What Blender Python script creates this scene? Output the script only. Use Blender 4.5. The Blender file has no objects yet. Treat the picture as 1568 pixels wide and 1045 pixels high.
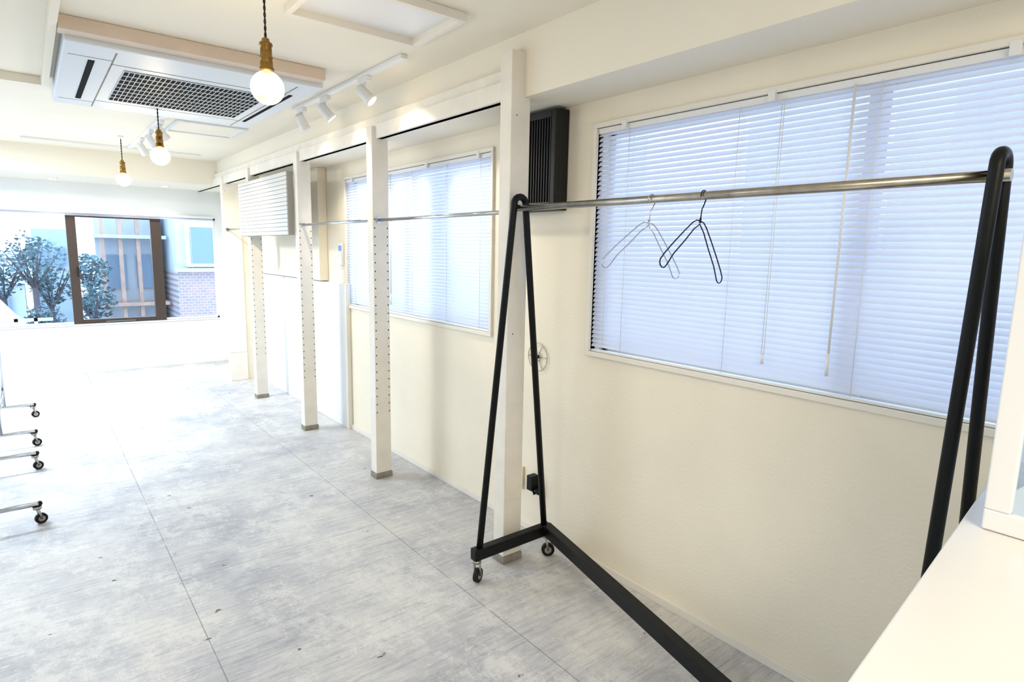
import bpy, bmesh, math, random
from mathutils import Vector, Matrix
random.seed(7)
scene=bpy.context.scene
scene.view_settings.view_transform='Standard'
scene.view_settings.look='None'
scene.view_settings.exposure=0.92
# ---------------------------------------------------------------- materials
def mat(name,col,rough=.5,metal=0,var=0,vscale=5,bump=0,bscale=60,emit=None,estr=0,spec=.5):
    m=bpy.data.materials.new(name); m.use_nodes=True
    nt=m.node_tree; b=nt.nodes['Principled BSDF']
    b.inputs['Base Color'].default_value=(*col,1); b.inputs['Roughness'].default_value=rough
    b.inputs['Metallic'].default_value=metal; b.inputs['Specular IOR Level'].default_value=spec
    if emit: b.inputs['Emission Color'].default_value=(*emit,1); b.inputs['Emission Strength'].default_value=estr
    tc=nt.nodes.new('ShaderNodeTexCoord')
    if var:
        n=nt.nodes.new('ShaderNodeTexNoise'); n.inputs['Scale'].default_value=vscale; n.inputs['Detail'].default_value=5
        nt.links.new(tc.outputs['Object'],n.inputs['Vector'])
        r=nt.nodes.new('ShaderNodeValToRGB')
        r.color_ramp.elements[0].position=.3; r.color_ramp.elements[1].position=.7
        r.color_ramp.elements[0].color=(*[c*(1-var) for c in col],1); r.color_ramp.elements[1].color=(*[min(1,c*(1+var*.4)) for c in col],1)
        nt.links.new(n.outputs['Fac'],r.inputs['Fac']); nt.links.new(r.outputs['Color'],b.inputs['Base Color'])
    if bump:
        n=nt.nodes.new('ShaderNodeTexNoise'); n.inputs['Scale'].default_value=bscale; n.inputs['Detail'].default_value=4
        nt.links.new(tc.outputs['Object'],n.inputs['Vector'])
        bp=nt.nodes.new('ShaderNodeBump'); bp.inputs['Strength'].default_value=bump; bp.inputs['Distance'].default_value=.004
        nt.links.new(n.outputs['Fac'],bp.inputs['Height']); nt.links.new(bp.outputs['Normal'],b.inputs['Normal'])
    return m
M={}
M['wall']=mat('cream_wall_paint',(.88,.815,.675),.75,var=.04,vscale=3,bump=.35,bscale=90)
M['farwall']=mat('white_wall_paint',(.80,.83,.85),.7,var=.03,vscale=3,bump=.2,bscale=90)
M['ceil']=mat('ceiling_paint',(.88,.83,.71),.8,var=.02,vscale=2,bump=.15,bscale=80)
M['post']=mat('painted_timber_white',(.85,.81,.73),.6,var=.07,vscale=9,bump=.2,bscale=40)
M['trim']=mat('trim_paint',(.83,.79,.71),.5,var=.03)
M['plaster_grey']=mat('concrete_foot',(.28,.26,.22),.9,var=.3,vscale=30)
M['hole']=mat('peg_hole_dark',(.05,.04,.03),.9,spec=.1)
M['black']=mat('black_powdercoat',(.004,.005,.006),.42,var=.2,vscale=20,spec=.20)
M['rubber']=mat('black_rubber',(.01,.01,.01),.6,spec=.2)
M['steel']=mat('brushed_steel',(.42,.39,.34),.28,1,var=.25,vscale=25)
M['chrome']=mat('chrome',(.55,.58,.62),.12,1)
M['brass']=mat('antique_brass',(.28,.16,.045),.3,1,var=.2,vscale=40)
M['cord']=mat('dark_cord',(.03,.015,.012),.7)
M['white']=mat('white_plastic',(.80,.81,.82),.4)
M['cabinet']=mat('white_slat_board',(.64,.64,.62),.5,var=.03)
M['groove']=mat('groove_shadow_grey',(.34,.33,.31),.8)
M['acwhite']=mat('aircon_white',(.70,.75,.80),.45)
M['fascia']=mat('pale_wood_fascia',(.70,.58,.48),.6,var=.06,vscale=12)
M['dark']=mat('vent_dark',(.004,.004,.005),.8,spec=.1)
M['brown']=mat('dark_brown_aluminium',(.05,.033,.027),.4)
M['darkgrey']=mat('dark_grey_plastic',(.012,.011,.011),.45,spec=.25)
M['counter']=mat('white_laminate',(.76,.745,.735),.28,var=.02)
M['blackwire']=mat('black_coated_wire',(.008,.010,.03),.35,spec=.3)
M['cream']=mat('cream_plastic',(.75,.67,.45),.5)
M['leaf']=mat('green_leaf',(.03,.16,.02),.4,var=.3,vscale=10)
M['soil']=mat('potting_soil',(.05,.03,.02),.9)
M['bluelcd']=mat('thermostat_screen',(.1,.25,.6),.3)
M['glow']=mat('lamp_face',(1,.9,.7),.3,emit=(1,.82,.55),estr=14)
M['filament']=mat('glowing_filament',(1,.8,.5),.3,emit=(1,.80,.48),estr=14)

def glassmat(name,tint=(1,1,1),refl=.08,em=None):
    m=bpy.data.materials.new(name); m.use_nodes=True; nt=m.node_tree; nt.nodes.clear()
    o=nt.nodes.new('ShaderNodeOutputMaterial'); t=nt.nodes.new('ShaderNodeBsdfTransparent'); g=nt.nodes.new('ShaderNodeBsdfGlossy')
    t.inputs['Color'].default_value=(*tint,1); g.inputs['Roughness'].default_value=.02
    lw=nt.nodes.new('ShaderNodeLayerWeight'); lw.inputs['Blend'].default_value=refl*3
    mx=nt.nodes.new('ShaderNodeMixShader'); nt.links.new(lw.outputs['Fresnel'],mx.inputs[0])
    nt.links.new(t.outputs[0],mx.inputs[1]); nt.links.new(g.outputs[0],mx.inputs[2])
    out=mx.outputs[0]
    if em:
        e=nt.nodes.new('ShaderNodeEmission'); e.inputs[0].default_value=(*em[0],1); e.inputs[1].default_value=em[1]
        a=nt.nodes.new('ShaderNodeAddShader'); nt.links.new(out,a.inputs[0]); nt.links.new(e.outputs[0],a.inputs[1]); out=a.outputs[0]
    nt.links.new(out,o.inputs[0]); return m
M['glass']=glassmat('window_glass',(.90,.96,1))
M['bulb']=glassmat('glowing_bulb_glass',(1,.96,.88),.05,em=((1,.84,.55),.32))
def slatmat():
    m=bpy.data.materials.new('translucent_blind_slat'); m.use_nodes=True; nt=m.node_tree; nt.nodes.clear()
    o=nt.nodes.new('ShaderNodeOutputMaterial'); d=nt.nodes.new('ShaderNodeBsdfDiffuse'); t=nt.nodes.new('ShaderNodeBsdfTranslucent')
    d.inputs['Color'].default_value=(.76,.79,.88,1); t.inputs['Color'].default_value=(.76,.81,.96,1)
    mx=nt.nodes.new('ShaderNodeMixShader'); mx.inputs[0].default_value=.32
    nt.links.new(d.outputs[0],mx.inputs[1]); nt.links.new(t.outputs[0],mx.inputs[2]); nt.links.new(mx.outputs[0],o.inputs[0]); return m
M['slat']=slatmat()
M['mirror']=mat('mirror_glass',(.65,.78,.92),.03,1)

def floormat():
    m=bpy.data.materials.new('scuffed_whitewashed_plywood'); m.use_nodes=True; nt=m.node_tree; L=nt.links; N=nt.nodes
    b=N['Principled BSDF']; tc=N.new('ShaderNodeTexCoord'); sep=N.new('ShaderNodeSeparateXYZ'); L.new(tc.outputs['Object'],sep.inputs[0])
    def math_(op,a,bv=None,c=None):
        n=N.new('ShaderNodeMath'); n.operation=op
        for i,x in enumerate((a,bv,c)):
            if x is None: continue
            if isinstance(x,(int,float)): n.inputs[i].default_value=x
            else: L.new(x,n.inputs[i])
        return n.outputs[0]
    def noise(scale,det,stretch=(1,1,1),rough=.6,dist=0,rz=0,off=0):
        mp=N.new('ShaderNodeMapping'); mp.inputs['Location'].default_value=(off,off*.7,0); mp.inputs['Scale'].default_value=stretch; mp.inputs['Rotation'].default_value=(0,0,rz); L.new(tc.outputs['Object'],mp.inputs[0])
        n=N.new('ShaderNodeTexNoise'); n.inputs['Scale'].default_value=scale; n.inputs['Detail'].default_value=det; n.inputs['Roughness'].default_value=rough
        n.inputs['Distortion'].default_value=dist; L.new(mp.outputs[0],n.inputs['Vector']); return n.outputs['Fac']
    def seam(out,off,per,w):
        a=math_('SUBTRACT',out,off); a=math_('DIVIDE',a,per); a=math_('FRACT',a); a=math_('SUBTRACT',a,.5); a=math_('ABSOLUTE',a)
        return math_('GREATER_THAN',a,.5-w/per)
    col=math_('FLOOR',math_('DIVIDE',math_('SUBTRACT',sep.outputs['X'],.40),.91))
    off=math_('MULTIPLY',math_('FRACT',math_('MULTIPLY',col,.37)),.35)
    yy=math_('SUBTRACT',sep.outputs['Y'],off)
    s=math_('MAXIMUM',math_('MULTIPLY',seam(sep.outputs['X'],.40,.91,.0020),.75),math_('MULTIPLY',seam(yy,2.68,1.82,.0018),.6))
    gap=noise(6,4,(1,1,1),.6,0,0,2.2)
    s=math_('MULTIPLY',s,math_('MINIMUM',math_('MAXIMUM',math_('MULTIPLY',math_('SUBTRACT',gap,.36),7.),.25),1.))
    def ramp(f,stops):
        r=N.new('ShaderNodeValToRGB'); e=r.color_ramp.elements
        e[0].position=stops[0][0]; e[0].color=(*stops[0][1],1); e[1].position=stops[-1][0]; e[1].color=(*stops[-1][1],1)
        for p,c in stops[1:-1]:
            x=e.new(p); x.color=(*c,1)
        L.new(f,r.inputs[0]); return r.outputs[0]
    def mix(f,a,c,mode='MIX'):
        n=N.new('ShaderNodeMix'); n.data_type='RGBA'; n.blend_type=mode
        if isinstance(f,(int,float)): n.inputs[0].default_value=f
        else: L.new(f,n.inputs[0])
        for i,x in ((6,a),(7,c)):
            if isinstance(x,tuple): n.inputs[i].default_value=(*x,1)
            else: L.new(x,n.inputs[i])
        return n.outputs[2]
    # thin white paint, worn through to the grey-brown plywood in places
    big=ramp(noise(1.2,9,(1,1,1),.76,0),[(.38,(.42,.43,.47)),(.48,(.56,.56,.58)),(.60,(.70,.69,.67))])
    grain=ramp(noise(55,10,(.07,1,1),.85,0,0),[(.40,(.60,.61,.64)),(.50,(.92,.92,.94)),(.56,(1,1,1))])
    c=mix(.75,big,grain,'MULTIPLY')
    scuff=ramp(noise(9,12,(.35,1,1),.95,0,.15,3.3),[(.53,(0,0,0)),(.59,(1,1,1))])
    c=mix(math_('MULTIPLY',scuff,.38),c,(.31,.32,.36))
    pale=ramp(noise(2.6,12,(.8,.6,1),.92,0,.1,9.1),[(.50,(0,0,0)),(.56,(1,1,1))])
    c=mix(math_('MULTIPLY',pale,.55),c,(.80,.785,.75))
    fleck=ramp(noise(38,6,(.35,1,1),.8,0,.1,5.),[(.60,(0,0,0)),(.64,(1,1,1))])
    c=mix(math_('MULTIPLY',fleck,.6),c,(.84,.82,.79))
    wear=ramp(noise(20,12,(.25,1,1),.95,0,-.1,7.7),[(.585,(0,0,0)),(.62,(1,1,1))])
    c=mix(math_('MULTIPLY',wear,.5),c,(.22,.21,.21))
    spots=ramp(noise(19,3,(.6,1,1),.5,0,.6,1.7),[(.255,(1,1,1)),(.28,(0,0,0))])
    c=mix(spots,c,(.10,.10,.10))
    c=mix(s,c,(.17,.17,.17))
    L.new(c,b.inputs['Base Color'])
    rr=ramp(noise(5,5),[(.3,(.32,.32,.32)),(.7,(.48,.48,.48))]); L.new(rr,b.inputs['Roughness'])
    bp=N.new('ShaderNodeBump'); bp.inputs['Strength'].default_value=.4; bp.inputs['Distance'].default_value=.004
    L.new(noise(55,10,(.07,1,1),.85,0,0),bp.inputs['Height']); L.new(bp.outputs[0],b.inputs['Normal'])
    return m
M['floor']=floormat()
def brickmat():
    m=bpy.data.materials.new('red_brick'); m.use_nodes=True; nt=m.node_tree; b=nt.nodes['Principled BSDF']
    tc=nt.nodes.new('ShaderNodeTexCoord'); mp=nt.nodes.new('ShaderNodeMapping'); mp.inputs['Rotation'].default_value=(math.pi/2,0,0)
    br=nt.nodes.new('ShaderNodeTexBrick'); br.inputs['Scale'].default_value=5
    br.inputs['Color1'].default_value=(.46,.30,.30,1); br.inputs['Color2'].default_value=(.34,.27,.30,1); br.inputs['Mortar'].default_value=(.50,.52,.56,1)
    nt.links.new(tc.outputs['Object'],mp.inputs[0]); nt.links.new(mp.outputs[0],br.inputs['Vector']); nt.links.new(br.outputs[0],b.inputs['Base Color']); b.inputs['Roughness'].default_value=.9
    return m
M['brick']=brickmat()
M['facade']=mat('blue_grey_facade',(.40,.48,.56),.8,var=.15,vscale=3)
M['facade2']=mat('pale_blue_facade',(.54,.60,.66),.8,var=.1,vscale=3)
M['winglass']=mat('dark_window',(.22,.31,.42),.2)
M['rust']=mat('rust_timber',(.52,.35,.28),.7,var=.2)
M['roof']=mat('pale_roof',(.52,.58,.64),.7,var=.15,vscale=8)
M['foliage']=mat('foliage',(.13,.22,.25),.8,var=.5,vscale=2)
M['bark']=mat('bark',(.12,.10,.11),.9)
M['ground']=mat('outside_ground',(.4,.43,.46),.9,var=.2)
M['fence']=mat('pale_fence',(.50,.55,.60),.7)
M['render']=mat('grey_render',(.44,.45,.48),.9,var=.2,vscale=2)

# ---------------------------------------------------------------- builder
class B:
    def __init__(s,name,smooth=True):
        s.n=name; s.bm=bmesh.new(); s.mats=[]; s.smooth=smooth
    def mi(s,m):
        if m not in s.mats: s.mats.append(m)
        return s.mats.index(m)
    def _fin(s,geom_faces,m,smooth):
        i=s.mi(m)
        for f in geom_faces: f.material_index=i; f.smooth=smooth
    def box(s,x0,x1,y0,y1,z0,z1,m,bev=0,rot=None,piv=None):
        r=bmesh.ops.create_cube(s.bm,size=1); vs=r['verts']
        c=Vector(((x0+x1)/2,(y0+y1)/2,(z0+z1)/2)); d=(x1-x0,y1-y0,z1-z0)
        for v in vs: v.co=Vector((v.co.x*d[0],v.co.y*d[1],v.co.z*d[2]))+c
        if bev:
            es=list({e for v in vs for e in v.link_edges})
            rb=bmesh.ops.bevel(s.bm,geom=es,offset=bev,segments=2,affect='EDGES',profile=.5)
            vs=list({v for f in rb['faces'] for v in f.verts}|set(v for v in vs if v.is_valid))
        if rot is not None:
            p=Vector(piv) if piv else c
            for v in vs: v.co=rot@(v.co-p)+p
        fs={f for v in vs for f in v.link_faces}
        s._fin(fs,m,False); return s
    def tube(s,pts,r,m,seg=12,cap=True,closed=False):
        pts=[Vector(p) for p in pts]; n=len(pts); rings=[]
        rs=r if isinstance(r,(list,tuple)) else [r]*n
        prev=None
        for i,p in enumerate(pts):
            if closed: t=(pts[(i+1)%n]-pts[i-1])
            else: t=(pts[min(i+1,n-1)]-pts[max(i-1,0)])
            t.normalize()
            if prev is None:
                a=Vector((0,0,1)) if abs(t.z)<.9 else Vector((1,0,0)); u=t.cross(a).normalized()
            else:
                u=(prev-t*prev.dot(t)).normalized()
            prev=u; w=t.cross(u)
            rings.append([s.bm.verts.new(p+(u*math.cos(2*math.pi*k/seg)+w*math.sin(2*math.pi*k/seg))*rs[i]) for k in range(seg)])
        fs=[]
        rng=range(n) if closed else range(n-1)
        for i in rng:
            a=rings[i];b=rings[(i+1)%n]
            for k in range(seg):
                fs.append(s.bm.faces.new((a[k],a[(k+1)%seg],b[(k+1)%seg],b[k])))
        s._fin(fs,m,True)
        if cap and not closed:
            c=[s.bm.faces.new(list(reversed(rings[0]))),s.bm.faces.new(rings[-1])]; s._fin(c,m,False)
        return s
    def cyl(s,p0,p1,r,m,seg=20,r2=None): return s.tube([p0,p1],[r,r if r2 is None else r2],m,seg)
    def sph(s,c,r,m,seg=20,scale=(1,1,1)):
        g=bmesh.ops.create_uvsphere(s.bm,u_segments=seg,v_segments=seg//2,radius=r)['verts']
        for v in g: v.co=Vector((v.co.x*scale[0],v.co.y*scale[1],v.co.z*scale[2]))+Vector(c)
        s._fin({f for v in g for f in v.link_faces},m,True); return s
    def quad(s,vs,m,smooth=False):
        f=s.bm.faces.new([s.bm.verts.new(Vector(v)) for v in vs]); s._fin([f],m,smooth); return s
    def done(s,origin=None,rotz=0):
        me=bpy.data.meshes.new(s.n); 
        if origin is None:
            cs=[v.co for v in s.bm.verts]; mn=[min(c[i] for c in cs) for i in range(3)]; mx=[max(c[i] for c in cs) for i in range(3)]
            origin=Vector(((mn[0]+mx[0])/2,(mn[1]+mx[1])/2,mn[2]))
        origin=Vector(origin)
        for v in s.bm.verts: v.co-=origin
        bmesh.ops.recalc_face_normals(s.bm,faces=s.bm.faces[:])
        s.bm.to_mesh(me); s.bm.free()
        for m in s.mats: me.materials.append(M[m])
        o=bpy.data.objects.new(s.n,me); o.location=origin; scene.collection.objects.link(o); return o

XW=1.888; ZC=2.276; ZS=2.025; YF=7.872; XL=-2.6; YB=-2.2; XS=1.632; XP=1.566; WT=.12
# ---------------------------------------------------------------- shell
B('floor').box(XL,XW+WT,YB,YF+WT,-.1,0,'floor').done((0,0,0))
B('ceiling').box(XL,XW+WT,YB,YF+WT,ZC,ZC+.1,'ceil').done()
W1=(-.30,1.790,.977,1.912); W2=(2.522,4.335,.971,1.903)
b=B('wall_right')
x0,x1=XW,XW+WT
for (ya,yb_,za,zb) in [(YB,W1[0],0,ZC),(W1[0],W1[1],0,W1[2]),(W1[0],W1[1],W1[3],ZC),(W1[1],W2[0],0,ZC),(W2[0],W2[1],0,W2[2]),(W2[0],W2[1],W2[3],ZC),(W2[1],YF+WT,0,ZC)]:
    b.box(x0,x1,ya,yb_,za,zb,'wall')
b.done((XW,0,0))
FW=(-1.6,1.775,.537,1.719)
b=B('wall_far')
for (xa,xb,za,zb) in [(XL,FW[0],0,ZC),(FW[0],FW[1],0,FW[2]),(FW[0],FW[1],FW[3],ZC),(FW[1],XW,0,ZC)]:
    b.box(xa,xb,YF,YF+WT,za,zb,'farwall')
b.done((0,YF,0))
B('wall_left').box(XL-WT,XL,YB,YF+WT,0,ZC,'farwall').done()
B('wall_back').box(XL,XW+WT,YB-WT,YB,0,ZC,'farwall').done()
B('trim_1').box(XS,XW,YB,YF,ZS,ZC,'ceil').done()          # soffit along the right wall
B('trim_2').box(XL,XS,7.04,YF,ZS+.005,ZC,'ceil').done()    # soffit over the far window
B('baseboard_right').box(XW-.010,XW,YB,6.6,0,.035,'trim',.002).done()
B('baseboard_far').box(XL,XW,YF-.010,YF,0,.04,'farwall',.002).done()
B('trim_3').box(1.60,XS,2.0,YF,ZS-.005,2.145,'post',.002).box(1.585,XS,2.0,YF,ZS-.005,2.095,'post',.002).done()
def wtrim(n,n2,w):
    y0,y1,z0,z1=w; t=.020; xo=XW-.014
    b=B(n2)
    b.box(xo,XW+.03,y0-t,y1+t,z0-t,z0,'trim',.002).box(xo,XW+.03,y0-t,y1+t,z1,z1+t,'trim',.002)
    b.box(xo,XW+.03,y0-t,y0,z0,z1,'trim',.002).box(xo,XW+.03,y1,y1+t,z0,z1,'trim',.002)
    b.done()
    b=B(n)
    xs=XW+.07
    s=.035
    b.box(xs,xs+.03,y0,y1,z0,z0+s,'white').box(xs,xs+.03,y0,y1,z1-s,z1,'white').box(xs,xs+.03,y0,y0+s,z0,z1,'white').box(xs,xs+.03,y1-s,y1,z0,z1,'white')
    ym=y0+(y1-y0)*.5; b.box(xs-.01,xs+.03,ym-.03,ym+.03,z0,z1,'white')
    return b.done()
wtrim('window_1','trim_8',W1); wtrim('window_2','trim_9',W2)
def blind(w,wands,cords,yext=0):
    y0,y1,z0,z1=w; y0+=.002;y1-=.002
    b=B('venetian_blind'); X=XW+.010
    top=z1-.026; bot=z0+.012; pitch=.0195; n=int((top-bot)/pitch)
    wd=.025; ang=math.radians(50)
    for i in range(n+1):
        z=top-i*pitch; ring=[]
        for k in range(5):
            t=(k/4-.5); dx=t*wd*math.cos(ang); dz=-t*wd*math.sin(ang)
            cv=(.25-t*t)*.010
            px=X+dx-cv*math.sin(ang); pz=z-dz+cv*math.cos(ang)
            ring.append((px,pz))
        A=[b.bm.verts.new((p[0],y0,p[1])) for p in ring]; C=[b.bm.verts.new((p[0],y1,p[1])) for p in ring]
        fs=[b.bm.faces.new((A[k],A[k+1],C[k+1],C[k])) for k in range(4)]
        b._fin(fs,'slat',True)
    b.box(X-.013,X+.013,y0,y1,z1-.024,z1-.002,'white',.002)
    b.box(X-.012,X+.012,y0,y1,z0+.001,z0+.010,'white',.002)
    for yy in cords:
        for dx in (-.0135,.0135): b.cyl((X+dx,yy,bot),(X+dx,yy,z1-.02),.0012,'white',6)
    for yy in wands:
        b.cyl((X-.022,yy,z1-.80),(X-.018,yy,z1-.02),.004,'white',8).cyl((X-.022,yy,z1-.80),(X-.022,yy,z1-.87),.0055,'white',8)
    yc=y0+.62*(y1-y0)
    for q in (0,.008): b.cyl((X-.02,yc+q,z0+.1),(X-.018,yc+q,z1-.02),.0014,'white',6)
    b.cyl((X-.02,yc+.004,z0+.07),(X-.02,yc+.004,z0+.105),.007,'white',8,r2=.003)
    for k in range(4):
        yy=y0+(.06+.29*k)*(y1-y0); b.box(X-.028,X-.012,yy-.012,yy+.012,z1-.026,z1+.010,'white',.002)
    return b.done()
blind(W1,[.79],[-.1,.3,.72,1.15,1.62,1.72]); blind(W2,[3.62],[2.62,2.95,3.35,3.8,4.2])
# far window
b=B('window_3'); x0,x1,z0,z1=FW; ya,yb=YF+.02,YF+.07
b.box(x0,x1,ya,yb,z0,z0+.02,'white').box(x0,x1,ya,yb,z1-.02,z1,'white').box(x1-.02,x1,ya,yb,z0,z1,'white')
b.box(x0,x1,YF-.02,YF+.02,z0-.012,z0,'farwall')
b.box(.335,.42,ya-.015,yb,z0,z1,'brown',.003).box(1.10,1.205,ya-.015,yb,z0,z1,'brown',.003)
b.box(.42,1.10,ya-.01,yb,z0,z0+.045,'brown',.003).box(.42,1.10,ya-.01,yb,z1-.045,z1,'brown',.003)
b.box(.62,.9,ya-.025,ya-.01,z0+.012,z0+.022,'chrome').box(.40,.415,ya-.04,ya-.015,1.05,1.15,'darkgrey',.003)
b.box(-.55,-.50,ya,yb,z0,z1,'brown')
b.quad([(x0,yb-.02,z0),(x1,yb-.02,z0),(x1,yb-.02,z1),(x0,yb-.02,z1)],'glass')
b.done()
b=B('raised_blind')
b.box(FW[0],FW[1]-.02,YF-.03,YF-.002,FW[3]-.005,FW[3]+.02,'white',.003)
for k in range(5): b.box(FW[0],FW[1]-.03,YF-.028,YF-.004,FW[3]-.008-.006*k,FW[3]-.005-.006*k,'slat')
b.cyl((1.5,YF-.02,FW[3]-.02),(1.5,YF-.02,1.0),.0015,'white',6)
b.done()
# ---------------------------------------------------------------- posts
def post(y,ztop,xf=XP,w=.074,d=.066,foot=True,holes=True):
    b=B('shelving_post')
    b.box(xf,xf+d,y,y+w,.035 if foot else 0,ztop,'post',.003)
    if foot: b.box(xf-.004,xf+d+.006,y-.006,y+w+.004,0,.035,'plaster_grey',.004)
    z=.42
    while z<1.62 and holes:
        for dx in (.010,d-.010):
            b.cyl((xf+dx,y-.0006,z),(xf+dx,y+.004,z),.0042,'hole',8)
        z+=.05
    if not holes:
        for z in (.32,1.05,1.95): b.cyl((xf+.03,y-.0006,z),(xf+.03,y+.004,z),.003,'hole',8)
        b.box(xf+.004,xf+d-.004,y-.003,y,.30,.62,'post',.001)
    return b.done()
PD=.1
post(1.972,2.20,d=PD,holes=False)
for y,z in ((3.233,2.085),(4.455,2.085),(5.688,2.085)): post(y,z,d=PD)
post(6.60,2.085,d=.17,foot=False,holes=False)
b=B('partition_board'); b.box(XP+.17,XW-.001,6.62,6.65,0,ZS-.001,'wall').done()
b=B('wall_panel')
for k,(p,q) in enumerate(((4.31,5.215),(5.225,6.60))): b.box(XW-.03,XW-.001,p,q,0,1.13,'farwall',.003)
b.box(XW-.036,XW-.001,4.30,4.318,0,1.136,'trim',.002).done()
B('trim_4').box(XW-.07,XW-.001,4.72,6.61,1.14,ZS-.001,'wall',.002).done()
b=B('slatted_wall_cabinet')
b.box(1.517,1.562,4.53,5.80,1.49,1.95,'groove',.001)
for k in range(15): b.box(1.511,1.519,4.529,5.801,1.492+.0305*k,1.492+.0305*k+.0275,'cabinet',.001)
b.done()
def bar(y0,y1):
    b=B('hanging_rail')
    b.cyl((1.60,y0,1.565),(1.60,y1,1.565),.0095,'chrome',14)
    for y,q in ((y0,1),(y1,-1)): b.cyl((1.60,y,1.565),(1.60,y+.006*q,1.565),.018,'chrome',16)
    b.done()
bar(2.047,3.232); bar(3.308,4.454); bar(5.763,6.599)
# ---------------------------------------------------------------- vent fan box on the wall
b=B('wall_exhaust_vent')
b.box(1.835,XW-.001,1.965,2.33,1.585,2.015,'darkgrey',.006)
b.box(1.815,1.84,1.99,2.30,1.61,1.99,'dark',.003)
for k in range(17):
    yy=2.0+.0175*k; b.box(1.809,1.822,yy,yy+.006,1.62,1.98,'darkgrey')
b.box(1.806,1.84,1.965,1.995,1.59,2.01,'darkgrey',.004).box(1.806,1.84,2.30,2.33,1.59,2.01,'darkgrey',.004)
b.box(1.806,1.84,1.995,2.30,1.59,1.62,'darkgrey',.003).box(1.806,1.84,1.995,2.30,1.98,2.01,'darkgrey',.003)
b.done()
b=B('wire_wall_hook')
c=Vector((XW-.006,2.13,.90))
def ring(c,r,n=28): return [c+Vector((0,r*math.cos(2*math.pi*k/n),r*math.sin(2*math.pi*k/n))) for k in range(n)]
b.tube(ring(c,.068),.002,'steel',6,closed=True).tube(ring(c,.02),.002,'steel',6,closed=True)
for k in range(6):
    a=k*math.pi/3; b.cyl(c+Vector((0,.02*math.cos(a),.02*math.sin(a))),c+Vector((0,.065*math.cos(a),.065*math.sin(a))),.0015,'steel',6)
b.sph(c,.01,'black',10,(.6,1,1)); b.done()
b=B('wall_outlet'); b.box(XW-.012,XW-.001,2.215,2.285,.20,.32,'cream',.003).box(XW-.015,XW-.010,2.235,2.265,.225,.295,'cream',.001).done()
b=B('power_adapter'); b.box(XW-.05,XW-.001,2.10,2.14,.235,.31,'black',.004).cyl((XW-.03,2.12,.25),(XW-.03,2.10,.215),.006,'black',8).box(XW-.03,XW-.001,2.07,2.10,.22,.25,'black',.004).done()
b=B('thermostat'); b.box(XW-.02,XW-.001,4.395,4.465,1.27,1.44,'white',.004).box(XW-.022,XW-.018,4.405,4.455,1.38,1.42,'bluelcd').done()
# ---------------------------------------------------------------- garment rack (Z base)
def caster(b,c,top,r=.030,yaw=0.6,m='rubber',wheelm='steel'):
    x,y=c; d=Vector((math.cos(yaw),math.sin(yaw),0)); s=Vector((-d.y,d.x,0))
    ctr=Vector((x,y,r))+d*.012
    b.cyl(ctr-s*.010,ctr+s*.010,r,m,20); b.cyl(ctr-s*.0108,ctr+s*.0108,r*.55,wheelm,14)
    for q in(-1,1):
        p0=ctr+s*.013*q; p1=Vector((x,y,top-.012))+s*.013*q
        b.tube([p0,p1],.0055,'steel',8)
    b.cyl((x,y,top-.016),(x,y,top-.002),.019,'steel',16)
RX=1.579; XA=1.383; XB=1.775; YA=1.92; YN=.362; ZB0,ZB1=.108,.158
b=B('garment_rack')
def aframe(y):
    zt=1.600; R=.030; pts=[]
    zb=.14
    pts.append(Vector((XA+.012,y,zb)))
    pts.append(Vector((RX-R,y,zt-.012)))
    for k in range(9):
        a=math.pi-k*math.pi/8; pts.append(Vector((RX+R*math.cos(a),y,zt-.008+R*math.sin(a)*.95)))
    pts.append(Vector((RX+R,y,zt-.012)))
    pts.append(Vector((XB-.012,y,zb)))
    b.tube(pts,.0140,'black',14)
    b.cyl((RX-R-.01,y,1.58),(RX+R+.01,y,1.58),.009,'black',10)
    b.box(XA-.02,XB+.02,y-.02,y+.02,ZB0,ZB1,'black',.004)
    for x in (XA,XB): caster(b,(x,y),ZB0,yaw=.5 if x==XA else -.6)
aframe(YA); aframe(YN)
b.cyl((RX,YN-.02,1.575),(RX,YA+.02,1.575),.0125,'steel',18)
dv=Vector((XA-XB,YN-YA,0)); L=dv.length; ang=math.atan2(dv.y,dv.x)
mid=Vector(((XA+XB)/2,(YN+YA)/2,(ZB0+ZB1)/2))
b.box(mid.x-L/2,mid.x+L/2,mid.y-.023,mid.y+.023,ZB0+.001,ZB1+.002,'black',.004,rot=Matrix.Rotation(ang,3,'Z'),piv=mid)
b.done()
def hanger(y,m,tilt,yaw,ws):
    b=B('wire_coat_hanger')
    top=1.575+.0125+.0025
    R=Matrix.Rotation(yaw,3,'Z')@Matrix.Rotation(tilt,3,'Y')
    o=Vector((RX,y,top))
    def T(s,z): return o+R@Vector((s*ws,0,z))
    hook=[T(.0165/ws*math.cos(a),-.0165+.0165*math.sin(a)) for a in [math.radians(200-i*20) for i in range(0,12)]]
    hook+= [T(.004,-.046),T(0,-.055),T(0,-.09)]
    b.tube(hook,.0020,m,8)
    b.cyl(T(0,-.082),T(0,-.097),.0035,m,8)
    for sg in (-1,1):
        p=[T(0,-.09),T(sg*.016,-.092),T(sg*.030,-.102),T(sg*.06,-.135),T(sg*.10,-.182),T(sg*.128,-.218)]
        cx,cz=.124,-.238
        for k in range(7):
            a=math.radians(60-k*35); p.append(T(sg*(cx+.014*math.cos(a)),cz+.016*math.sin(a)))
        p+= [T(sg*.09,-.208),T(sg*.05,-.158),T(sg*.022,-.120),T(0,-.100)]
        b.tube(p,.0020,m,8)
    b.done()
hanger(1.06,'blackwire',math.radians(9),math.radians(4),1.3); hanger(1.25,'chrome',math.radians(7),math.radians(-10),1.2)
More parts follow.
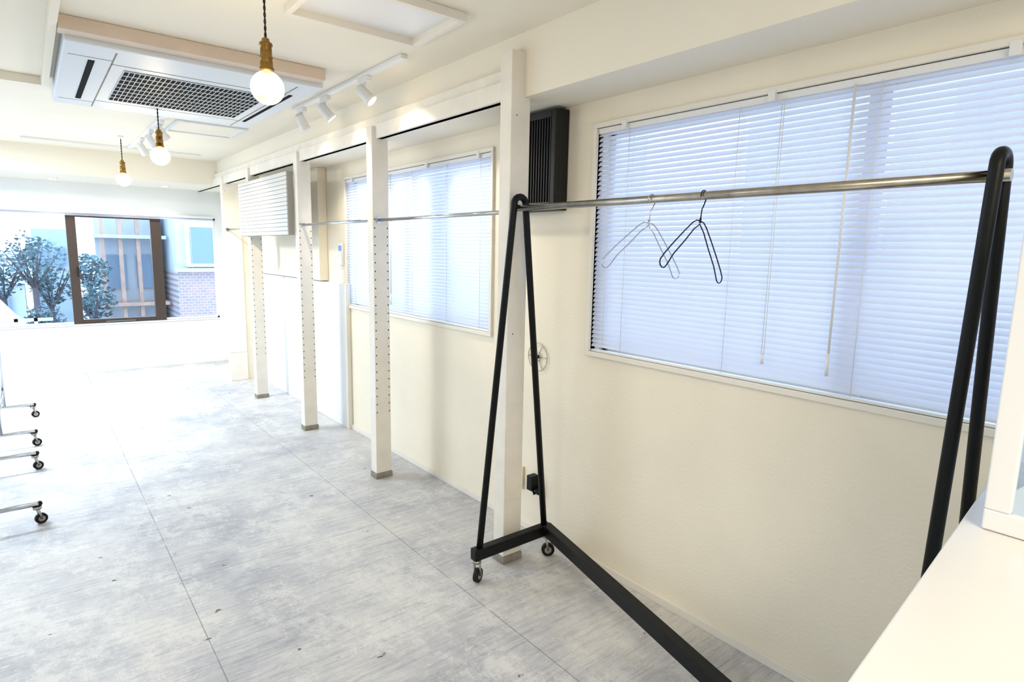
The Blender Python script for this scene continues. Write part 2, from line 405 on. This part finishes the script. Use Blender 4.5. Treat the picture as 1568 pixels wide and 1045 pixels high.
# ---------------------------------------------------------------- left chrome racks
def lrack(ya,yb,xu):
    b=B('chrome_clothes_rack')
    for y in (ya,yb):
        b.cyl((-.05,y,.105),(-.50,y,.105),.0125,'chrome',14)
        for x in (-.06,-.49):
            caster(b,(x,y),.095,r=.026,yaw=.3)
        b.cyl((xu,y,.105),(xu,y,1.5),.0125,'chrome',14)
        b.sph((-.05,y,.105),.0135,'rubber',10)
    b.cyl((xu,ya-.1,1.5),(xu,yb+.1,1.5),.0125,'chrome',14)
    b.cyl((xu,ya,.25),(xu,yb,.25),.009,'chrome',12)
    b.done()
lrack(3.68,4.61,-.30); lrack(5.17,6.05,-.235)
# ---------------------------------------------------------------- counter, mirror, plant
ca=math.atan2(.08,.93)
b=B('white_counter')
Rz=Matrix.Rotation(ca,3,'Z'); pv=(1.64,.325,.9)
b.box(.60,1.66,-.30,.325,.865,.90,'counter',.003,rot=Rz,piv=pv)
b.box(.66,1.62,-.27,.28,.03,.865,'counter',.002,rot=Rz,piv=pv).box(.68,1.6,-.25,.25,0,.03,'trim',rot=Rz,piv=pv)
b.done()
b=B('tabletop_mirror')
y0,y1,z0,z1=-.24,.268,.901,1.50; xm=1.362
w=.040
b.box(xm,xm+.022,y0,y1,z0,z0+w,'white',.003).box(xm,xm+.022,y0,y1,z1-w,z1,'white',.003)
b.box(xm,xm+.022,y0,y0+w,z0+w,z1-w,'white',.003).box(xm,xm+.022,y1-w,y1,z0+w,z1-w,'white',.003)
b.box(xm+.010,xm+.018,y0+w,y1-w,z0+w,z1-w,'mirror')
b.box(xm+.022,xm+.07,-.20,-.18,z0,z0+.3,'white',.003)
b.done()
b=B('potted_plant'); c=Vector((1.555,.05,.901))
b.tube([c,c+Vector((0,0,.02)),c+Vector((0,0,.20)),c+Vector((0,0,.21))],[.06,.065,.085,.085],'black',24)
b.cyl(c+Vector((0,0,.2095)),c+Vector((0,0,.214)),.078,'soil',20)
for k in range(14):
    a=math.radians(-75+k*12); ln=.16+.06*random.random(); base=c+Vector((0,0,.21)); rise=.30+.12*random.random()
    if k==0: a=math.radians(95); ln=.24; rise=.40
    if k==5: a=math.radians(97); ln=.21; rise=.36
    d=Vector((math.cos(a),math.sin(a),0)); s=Vector((-d.y,d.x,0)); pv_=None
    N=8
    for i in range(N+1):
        t=i/N; p=base+d*ln*t+Vector((0,0,rise*math.sin(t*1.9)/1.0)); wv=.016*math.sin(math.pi*min(1,t*.92+.05))+.0006
        cur=(b.bm.verts.new(p-s*wv),b.bm.verts.new(p+Vector((0,0,-.004))),b.bm.verts.new(p+s*wv))
        if pv_:
            fs=[b.bm.faces.new((pv_[0],pv_[1],cur[1],cur[0])),b.bm.faces.new((pv_[1],pv_[2],cur[2],cur[1]))]; b._fin(fs,'leaf',True)
        pv_=cur
b.done()
# ---------------------------------------------------------------- ceiling: AC cassette
b=B('ceiling_air_conditioner')
zb=ZC-.075
b.box(.18,1.24,3.10,4.47,zb,ZC-.001,'acwhite',.006)
b.box(.16,1.22,3.02,3.098,ZC-.055,ZC-.001,'fascia',.002)
gx0,gx1,gy0,gy1=.42,1.08,3.44,4.16
b.box(gx0,gx1,gy0,gy1,zb-.002,zb+.002,'dark')
n=30
for k in range(n+1):
    x=gx0+(gx1-gx0)*k/n; b.box(x-.0014,x+.0014,gy0,gy1,zb-.004,zb-.002,'acwhite')
for k in range(9):
    y=gy0+(gy1-gy0)*k/8; b.box(gx0,gx1,y-.003,y+.003,zb-.005,zb-.002,'acwhite')
b.box(.275,.30,3.35,4.25,zb-.002,zb+.001,'dark').box(1.15,1.17,3.35,4.25,zb-.002,zb+.001,'dark')
for (a0,a1,b0,b1) in ((.36,1.14,3.36,3.366),(.36,1.14,4.24,4.246),(.36,.366,3.16,4.44),(1.125,1.131,3.16,4.44),(.2,.36,3.30,3.304),(.2,.36,4.3,4.304)):
    b.box(a0,a1,b0,b1,zb-.0012,zb,'plaster_grey')
b.done()
def frame(n,x0,x1,y0,y1,w,h,m,inner=None):
    b=B(n); z0=ZC-h; z1=ZC-.0005
    b.box(x0,x1,y0,y0+w,z0,z1,m,.001).box(x0,x1,y1-w,y1,z0,z1,m,.001).box(x0,x0+w,y0+w,y1-w,z0,z1,m,.001).box(x1-w,x1,y0+w,y1-w,z0,z1,m,.001)
    if inner: b.box(x0+w,x1-w,y0+w,y1-w,ZC-.004,z1,inner)
    return b.done()
frame('ceiling_access_hatch',.89,1.37,4.90,5.39,.022,.012,'acwhite','ceil')
frame('ceiling_access_hatch',.80,1.345,1.97,2.36,.022,.032,'trim','white')
B('trim_5').box(.13,.158,2.2,4.2,ZC-.045,ZC-.0005,'ceil',.001).done()
B('trim_6').box(-1.2,.128,4.20,4.23,ZC-.045,ZC-.0005,'ceil',.001).done()
B('trim_7').box(.03,1.39,6.60,6.64,ZC-.016,ZC-.0005,'white',.001).done()
def track(x,y0,y1,spots):
    root=bpy.data.objects.new('track_light',None); scene.collection.objects.link(root); root.location=(x,(y0+y1)/2,ZC)
    b=B('rail'); b.box(x-.017,x+.017,y0,y1,ZC-.020,ZC-.0005,'white',.002)
    for y,dx,dy,dz in spots:
        d=Vector((dx,dy,dz)).normalized(); p=Vector((x,y,ZC-.10))
        b.box(x-.015,x+.015,y-.05,y+.05,ZC-.045,ZC-.020,'white',.002)
        b.cyl((x,y,ZC-.02),(x,y,ZC-.085),.006,'white',10)
        b.tube([p-d*.05,p-d*.045,p+d*.03,p+d*.035,p+d*.05],[.018,.026,.028,.032,.032],'white',20)
        b.cyl(p+d*.0495,p+d*.0515,.026,'glow',20)
        lt=bpy.data.lights.new('spot_bulb','SPOT'); lt.energy=SPOTW; lt.color=(1,.87,.66); lt.spot_size=math.radians(75); lt.spot_blend=.8; lt.shadow_soft_size=.03
        lo=bpy.data.objects.new('spot_bulb',lt); scene.collection.objects.link(lo); lo.location=p+d*.06; lo.rotation_euler=d.to_track_quat('-Z','Y').to_euler()
        lo.parent=root; lo.matrix_parent_inverse=Matrix.Translation(-root.location)
    o=b.done(); o.parent=root; o.matrix_parent_inverse=Matrix.Translation(-root.location)
SPOTW=15
track(1.40,2.55,3.98,[(2.96,.55,-.5,-.7),(3.48,.6,-.2,-.7),(3.86,.5,.3,-.7)])
track(.80,4.62,6.55,[(4.95,.6,.3,-.7),(5.4,.5,.5,-.7),(5.85,.5,.6,-.7)])
def pendant(y,x=.67,z=1.93):
    root=bpy.data.objects.new('pendant_lamp',None); scene.collection.objects.link(root); root.location=(x,y,ZC)
    b=B('cord_socket_bulb')
    pts=[]; pts2=[]
    N=40; zt=ZC-.018; zb_=z+.155
    for i in range(N+1):
        t=i/N; a=t*26; zz=zt+(zb_-zt)*t
        pts.append((x+.0022*math.cos(a),y+.0022*math.sin(a),zz)); pts2.append((x-.0022*math.cos(a),y-.0022*math.sin(a),zz))
    b.tube(pts,.0022,'cord',6).tube(pts2,.0022,'cord',6)
    b.tube([(x,y,ZC-.0005),(x,y,ZC-.014),(x,y,ZC-.022)],[.022,.022,.006],'white',20)
    def ring(*zr): b.tube([(x,y,z+q) for q,_ in zr],[r for _,r in zr],'brass',24)
    ring((.155,.006),(.150,.012),(.142,.013),(.138,.020),(.130,.022),(.126,.018),(.095,.019),(.093,.022),(.088,.022),(.086,.020),(.060,.021),(.058,.024),(.052,.024),(.050,.019),(.048,.018))
    R=.054; cz=-.004
    pr=[(.051,.014),(.047,.019)]+[(cz+R*math.cos(math.radians(a)),R*math.sin(math.radians(a))) for a in range(30,181,10)]
    pr[-1]=(pr[-1][0],.0005)
    b.tube([(x,y,z+q) for q,_ in pr],[r for _,r in pr],'bulb',28,cap=False)
    b.sph((x,y,z-.004),.030,'filament',16)
    o=b.done(); o.parent=root; o.matrix_parent_inverse=Matrix.Translation(-root.location)
    lt=bpy.data.lights.new('bulb_light','POINT'); lt.energy=8; lt.color=(1,.82,.56); lt.shadow_soft_size=.032
    lo=bpy.data.objects.new('bulb_light',lt); scene.collection.objects.link(lo); lo.location=(x,y,z-.004); lo.parent=root; lo.matrix_parent_inverse=Matrix.Translation(-root.location)
for y in (2.158,4.23,5.99): pendant(y)
for x in (.25,.85,1.22):
    b=B('recessed_downlight'); zz=ZS+.005
    b.tube([(x,7.55,zz-.0005),(x,7.55,zz-.006)],[.045,.042],'white',24).cyl((x,7.55,zz-.0062),(x,7.55,zz-.008),.032,'glow',20); o=b.done()
    lt=bpy.data.lights.new('downlight_bulb','SPOT'); lt.energy=9; lt.color=(1,.95,.86); lt.spot_size=math.radians(120); lt.spot_blend=.8
    lo=bpy.data.objects.new('downlight_bulb',lt); scene.collection.objects.link(lo); lo.location=(x,7.55,zz-.02); lo.parent=o; lo.matrix_parent_inverse=Matrix.Translation(-o.location)
# added fill lights in panel housings, out of view, to brighten the room
for (x,y,e,col) in ((-1.3,1.0,9,(.93,.95,1)),(-1.1,5.7,80,(.80,.90,1)),(.3,-1.1,32,(1,.88,.67))):
    b=B('added_fill_panel'); b.box(x-.62,x+.62,y-.32,y+.32,ZC-.03,ZC-.0005,'white',.004); o=b.done()
    lt=bpy.data.lights.new('fill_light','AREA'); lt.shape='RECTANGLE'; lt.size=1.16; lt.size_y=.56; lt.energy=e; lt.color=col
    lo=bpy.data.objects.new('fill_light',lt); scene.collection.objects.link(lo); lo.location=(x,y,ZC-.034); lo.parent=o; lo.matrix_parent_inverse=Matrix.Translation(-o.location)
# ---------------------------------------------------------------- outside
B('outside_ground').box(-14,14,YF+.3,34,-3.2,-3.0,'ground').done()
b=B('brick_building'); b.box(2.05,5.5,12.0,15,-3,.95,'brick').box(2.05,5.5,12.02,15,.95,3.6,'facade2')
b.box(2.2,3.15,11.93,12.05,1.02,1.78,'white').box(2.26,3.09,11.90,12.0,1.08,1.72,'winglass').box(2.64,2.68,11.88,12.0,1.08,1.72,'white').box(2.0,5.5,11.9,12.0,.93,1.0,'roof').done()
b=B('timber_house'); b.box(.95,1.95,13,16,-3,2.1,'facade2')
for k in range(4): b.box(1.0+.27*k,1.06+.27*k,12.7,12.8,-3,2.2,'rust')
b.box(.9,2.0,12.6,13,.3,.36,'rust').box(.9,2.0,12.6,13,1.5,1.56,'roof').box(1.1,1.4,12.95,13.0,.6,1.2,'winglass').box(1.55,1.8,12.95,13.0,.6,1.2,'winglass'); b.done()
b=B('neighbour_house')
b.box(-3.2,-.1,16,19,-3,.6,'facade2').quad([(-3.4,15.9,.55),(.1,15.9,.55),(-.1,17.5,1.25),(-3.2,17.5,1.25)],'roof')
for k in range(5): b.box(-2.6+.5*k,-2.35+.5*k,15.9,16.0,-.1,.35,'winglass')
b.box(.1,.75,17,19,-3,1.7,'facade').box(.2,.35,16.9,17.0,.9,1.3,'winglass').box(.5,.65,16.9,17.0,.9,1.3,'winglass')
b.done()
b=B('garden_fence')
for k in range(12): b.box(-2.2+.2*k,-2.16+.2*k,9.9,9.93,-3,.42,'fence')
b.box(-2.4,.2,9.9,9.93,.38,.42,'fence').box(-2.4,.2,9.9,9.93,.1,.14,'fence').done()
b=B('shed_roof'); b.quad([(-1.5,10.4,.15),(-.05,10.4,.25),(-.45,11.4,.70),(-1.5,11.4,.65)],'roof').box(-1.5,-.1,10.45,11.4,-3,.13,'facade'); b.done()
def tree(x,y,h,r,n=900):
    b=B('garden_tree'); b.tube([(x,y,-3),(x+.05,y,-1),(x,y,h-r)],[.10,.07,.035],'bark',8)
    for k in range(9):
        a=random.random()*6.28; b.tube([(x,y,h-r*1.2),(x+r*.9*math.cos(a),y+r*.9*math.sin(a),h+r*.9*random.random())],[.02,.005],'bark',6)
    for k in range(n):
        u=Vector((random.gauss(0,1),random.gauss(0,1),random.gauss(0,1))).normalized()*r*random.random()**.5
        p=Vector((x,y,h))+u*(1+math.sin(u.x*7+x)*math.cos(u.z*6)*.25); s=.02+.03*random.random()
        q=Matrix.Rotation(random.random()*6.28,3,'Z')@Matrix.Rotation(random.random()*6.28,3,'X')
        b.quad([p+q@Vector(v)*s for v in ((-1,-.5,0),(0,-.7,0),(1,0,0),(0,.6,0))],'foliage')
    b.done()
for t in ((.05,12.0,1.15,.40,600),(-.35,12.6,.9,.38,500),(.25,12.6,.7,.35,500),(.78,12.2,.95,.28,450),(.75,11.4,.5,.30,500),(1.25,10.8,-.1,.4,400),(.1,11.2,.25,.25,400)): tree(*t)
b=B('added_daylight_blocker'); b.box(3.3,5.3,.95,1.95,-3,4.5,'render').box(3.3,5.3,-2.5,.2,-3,1.5,'render').box(3.3,5.3,4.3,5.6,-3,4.5,'render').box(3.2,5.3,-2.5,-.5,1.5,4.5,'render').done()  # unseen blocks added outside to vary the daylight on the right-wall blinds
# ---------------------------------------------------------------- world
w=bpy.data.worlds.new('overcast_sky'); scene.world=w; w.use_nodes=True
nt=w.node_tree; bg=nt.nodes['Background']
bg.inputs['Color'].default_value=(.62,.79,1,1); bg.inputs['Strength'].default_value=2.35
# ---------------------------------------------------------------- camera
y=math.radians(38.934);t=math.radians(8.523);r=math.radians(1.126)
fw=Vector((math.sin(y)*math.cos(t),math.cos(y)*math.cos(t),-math.sin(t))); rt0=Vector((math.cos(y),-math.sin(y),0)); up0=rt0.cross(fw)
rt=rt0*math.cos(r)+up0*math.sin(r); up=-rt0*math.sin(r)+up0*math.cos(r)
m=Matrix((( rt.x,up.x,-fw.x,0),(rt.y,up.y,-fw.y,0),(rt.z,up.z,-fw.z,1.4),(0,0,0,1)))
cd=bpy.data.cameras.new('camera'); cd.sensor_width=36; cd.lens=36*914.282/1568; cd.clip_start=.02
co=bpy.data.objects.new('camera',cd); scene.collection.objects.link(co); co.matrix_world=m; scene.camera=co
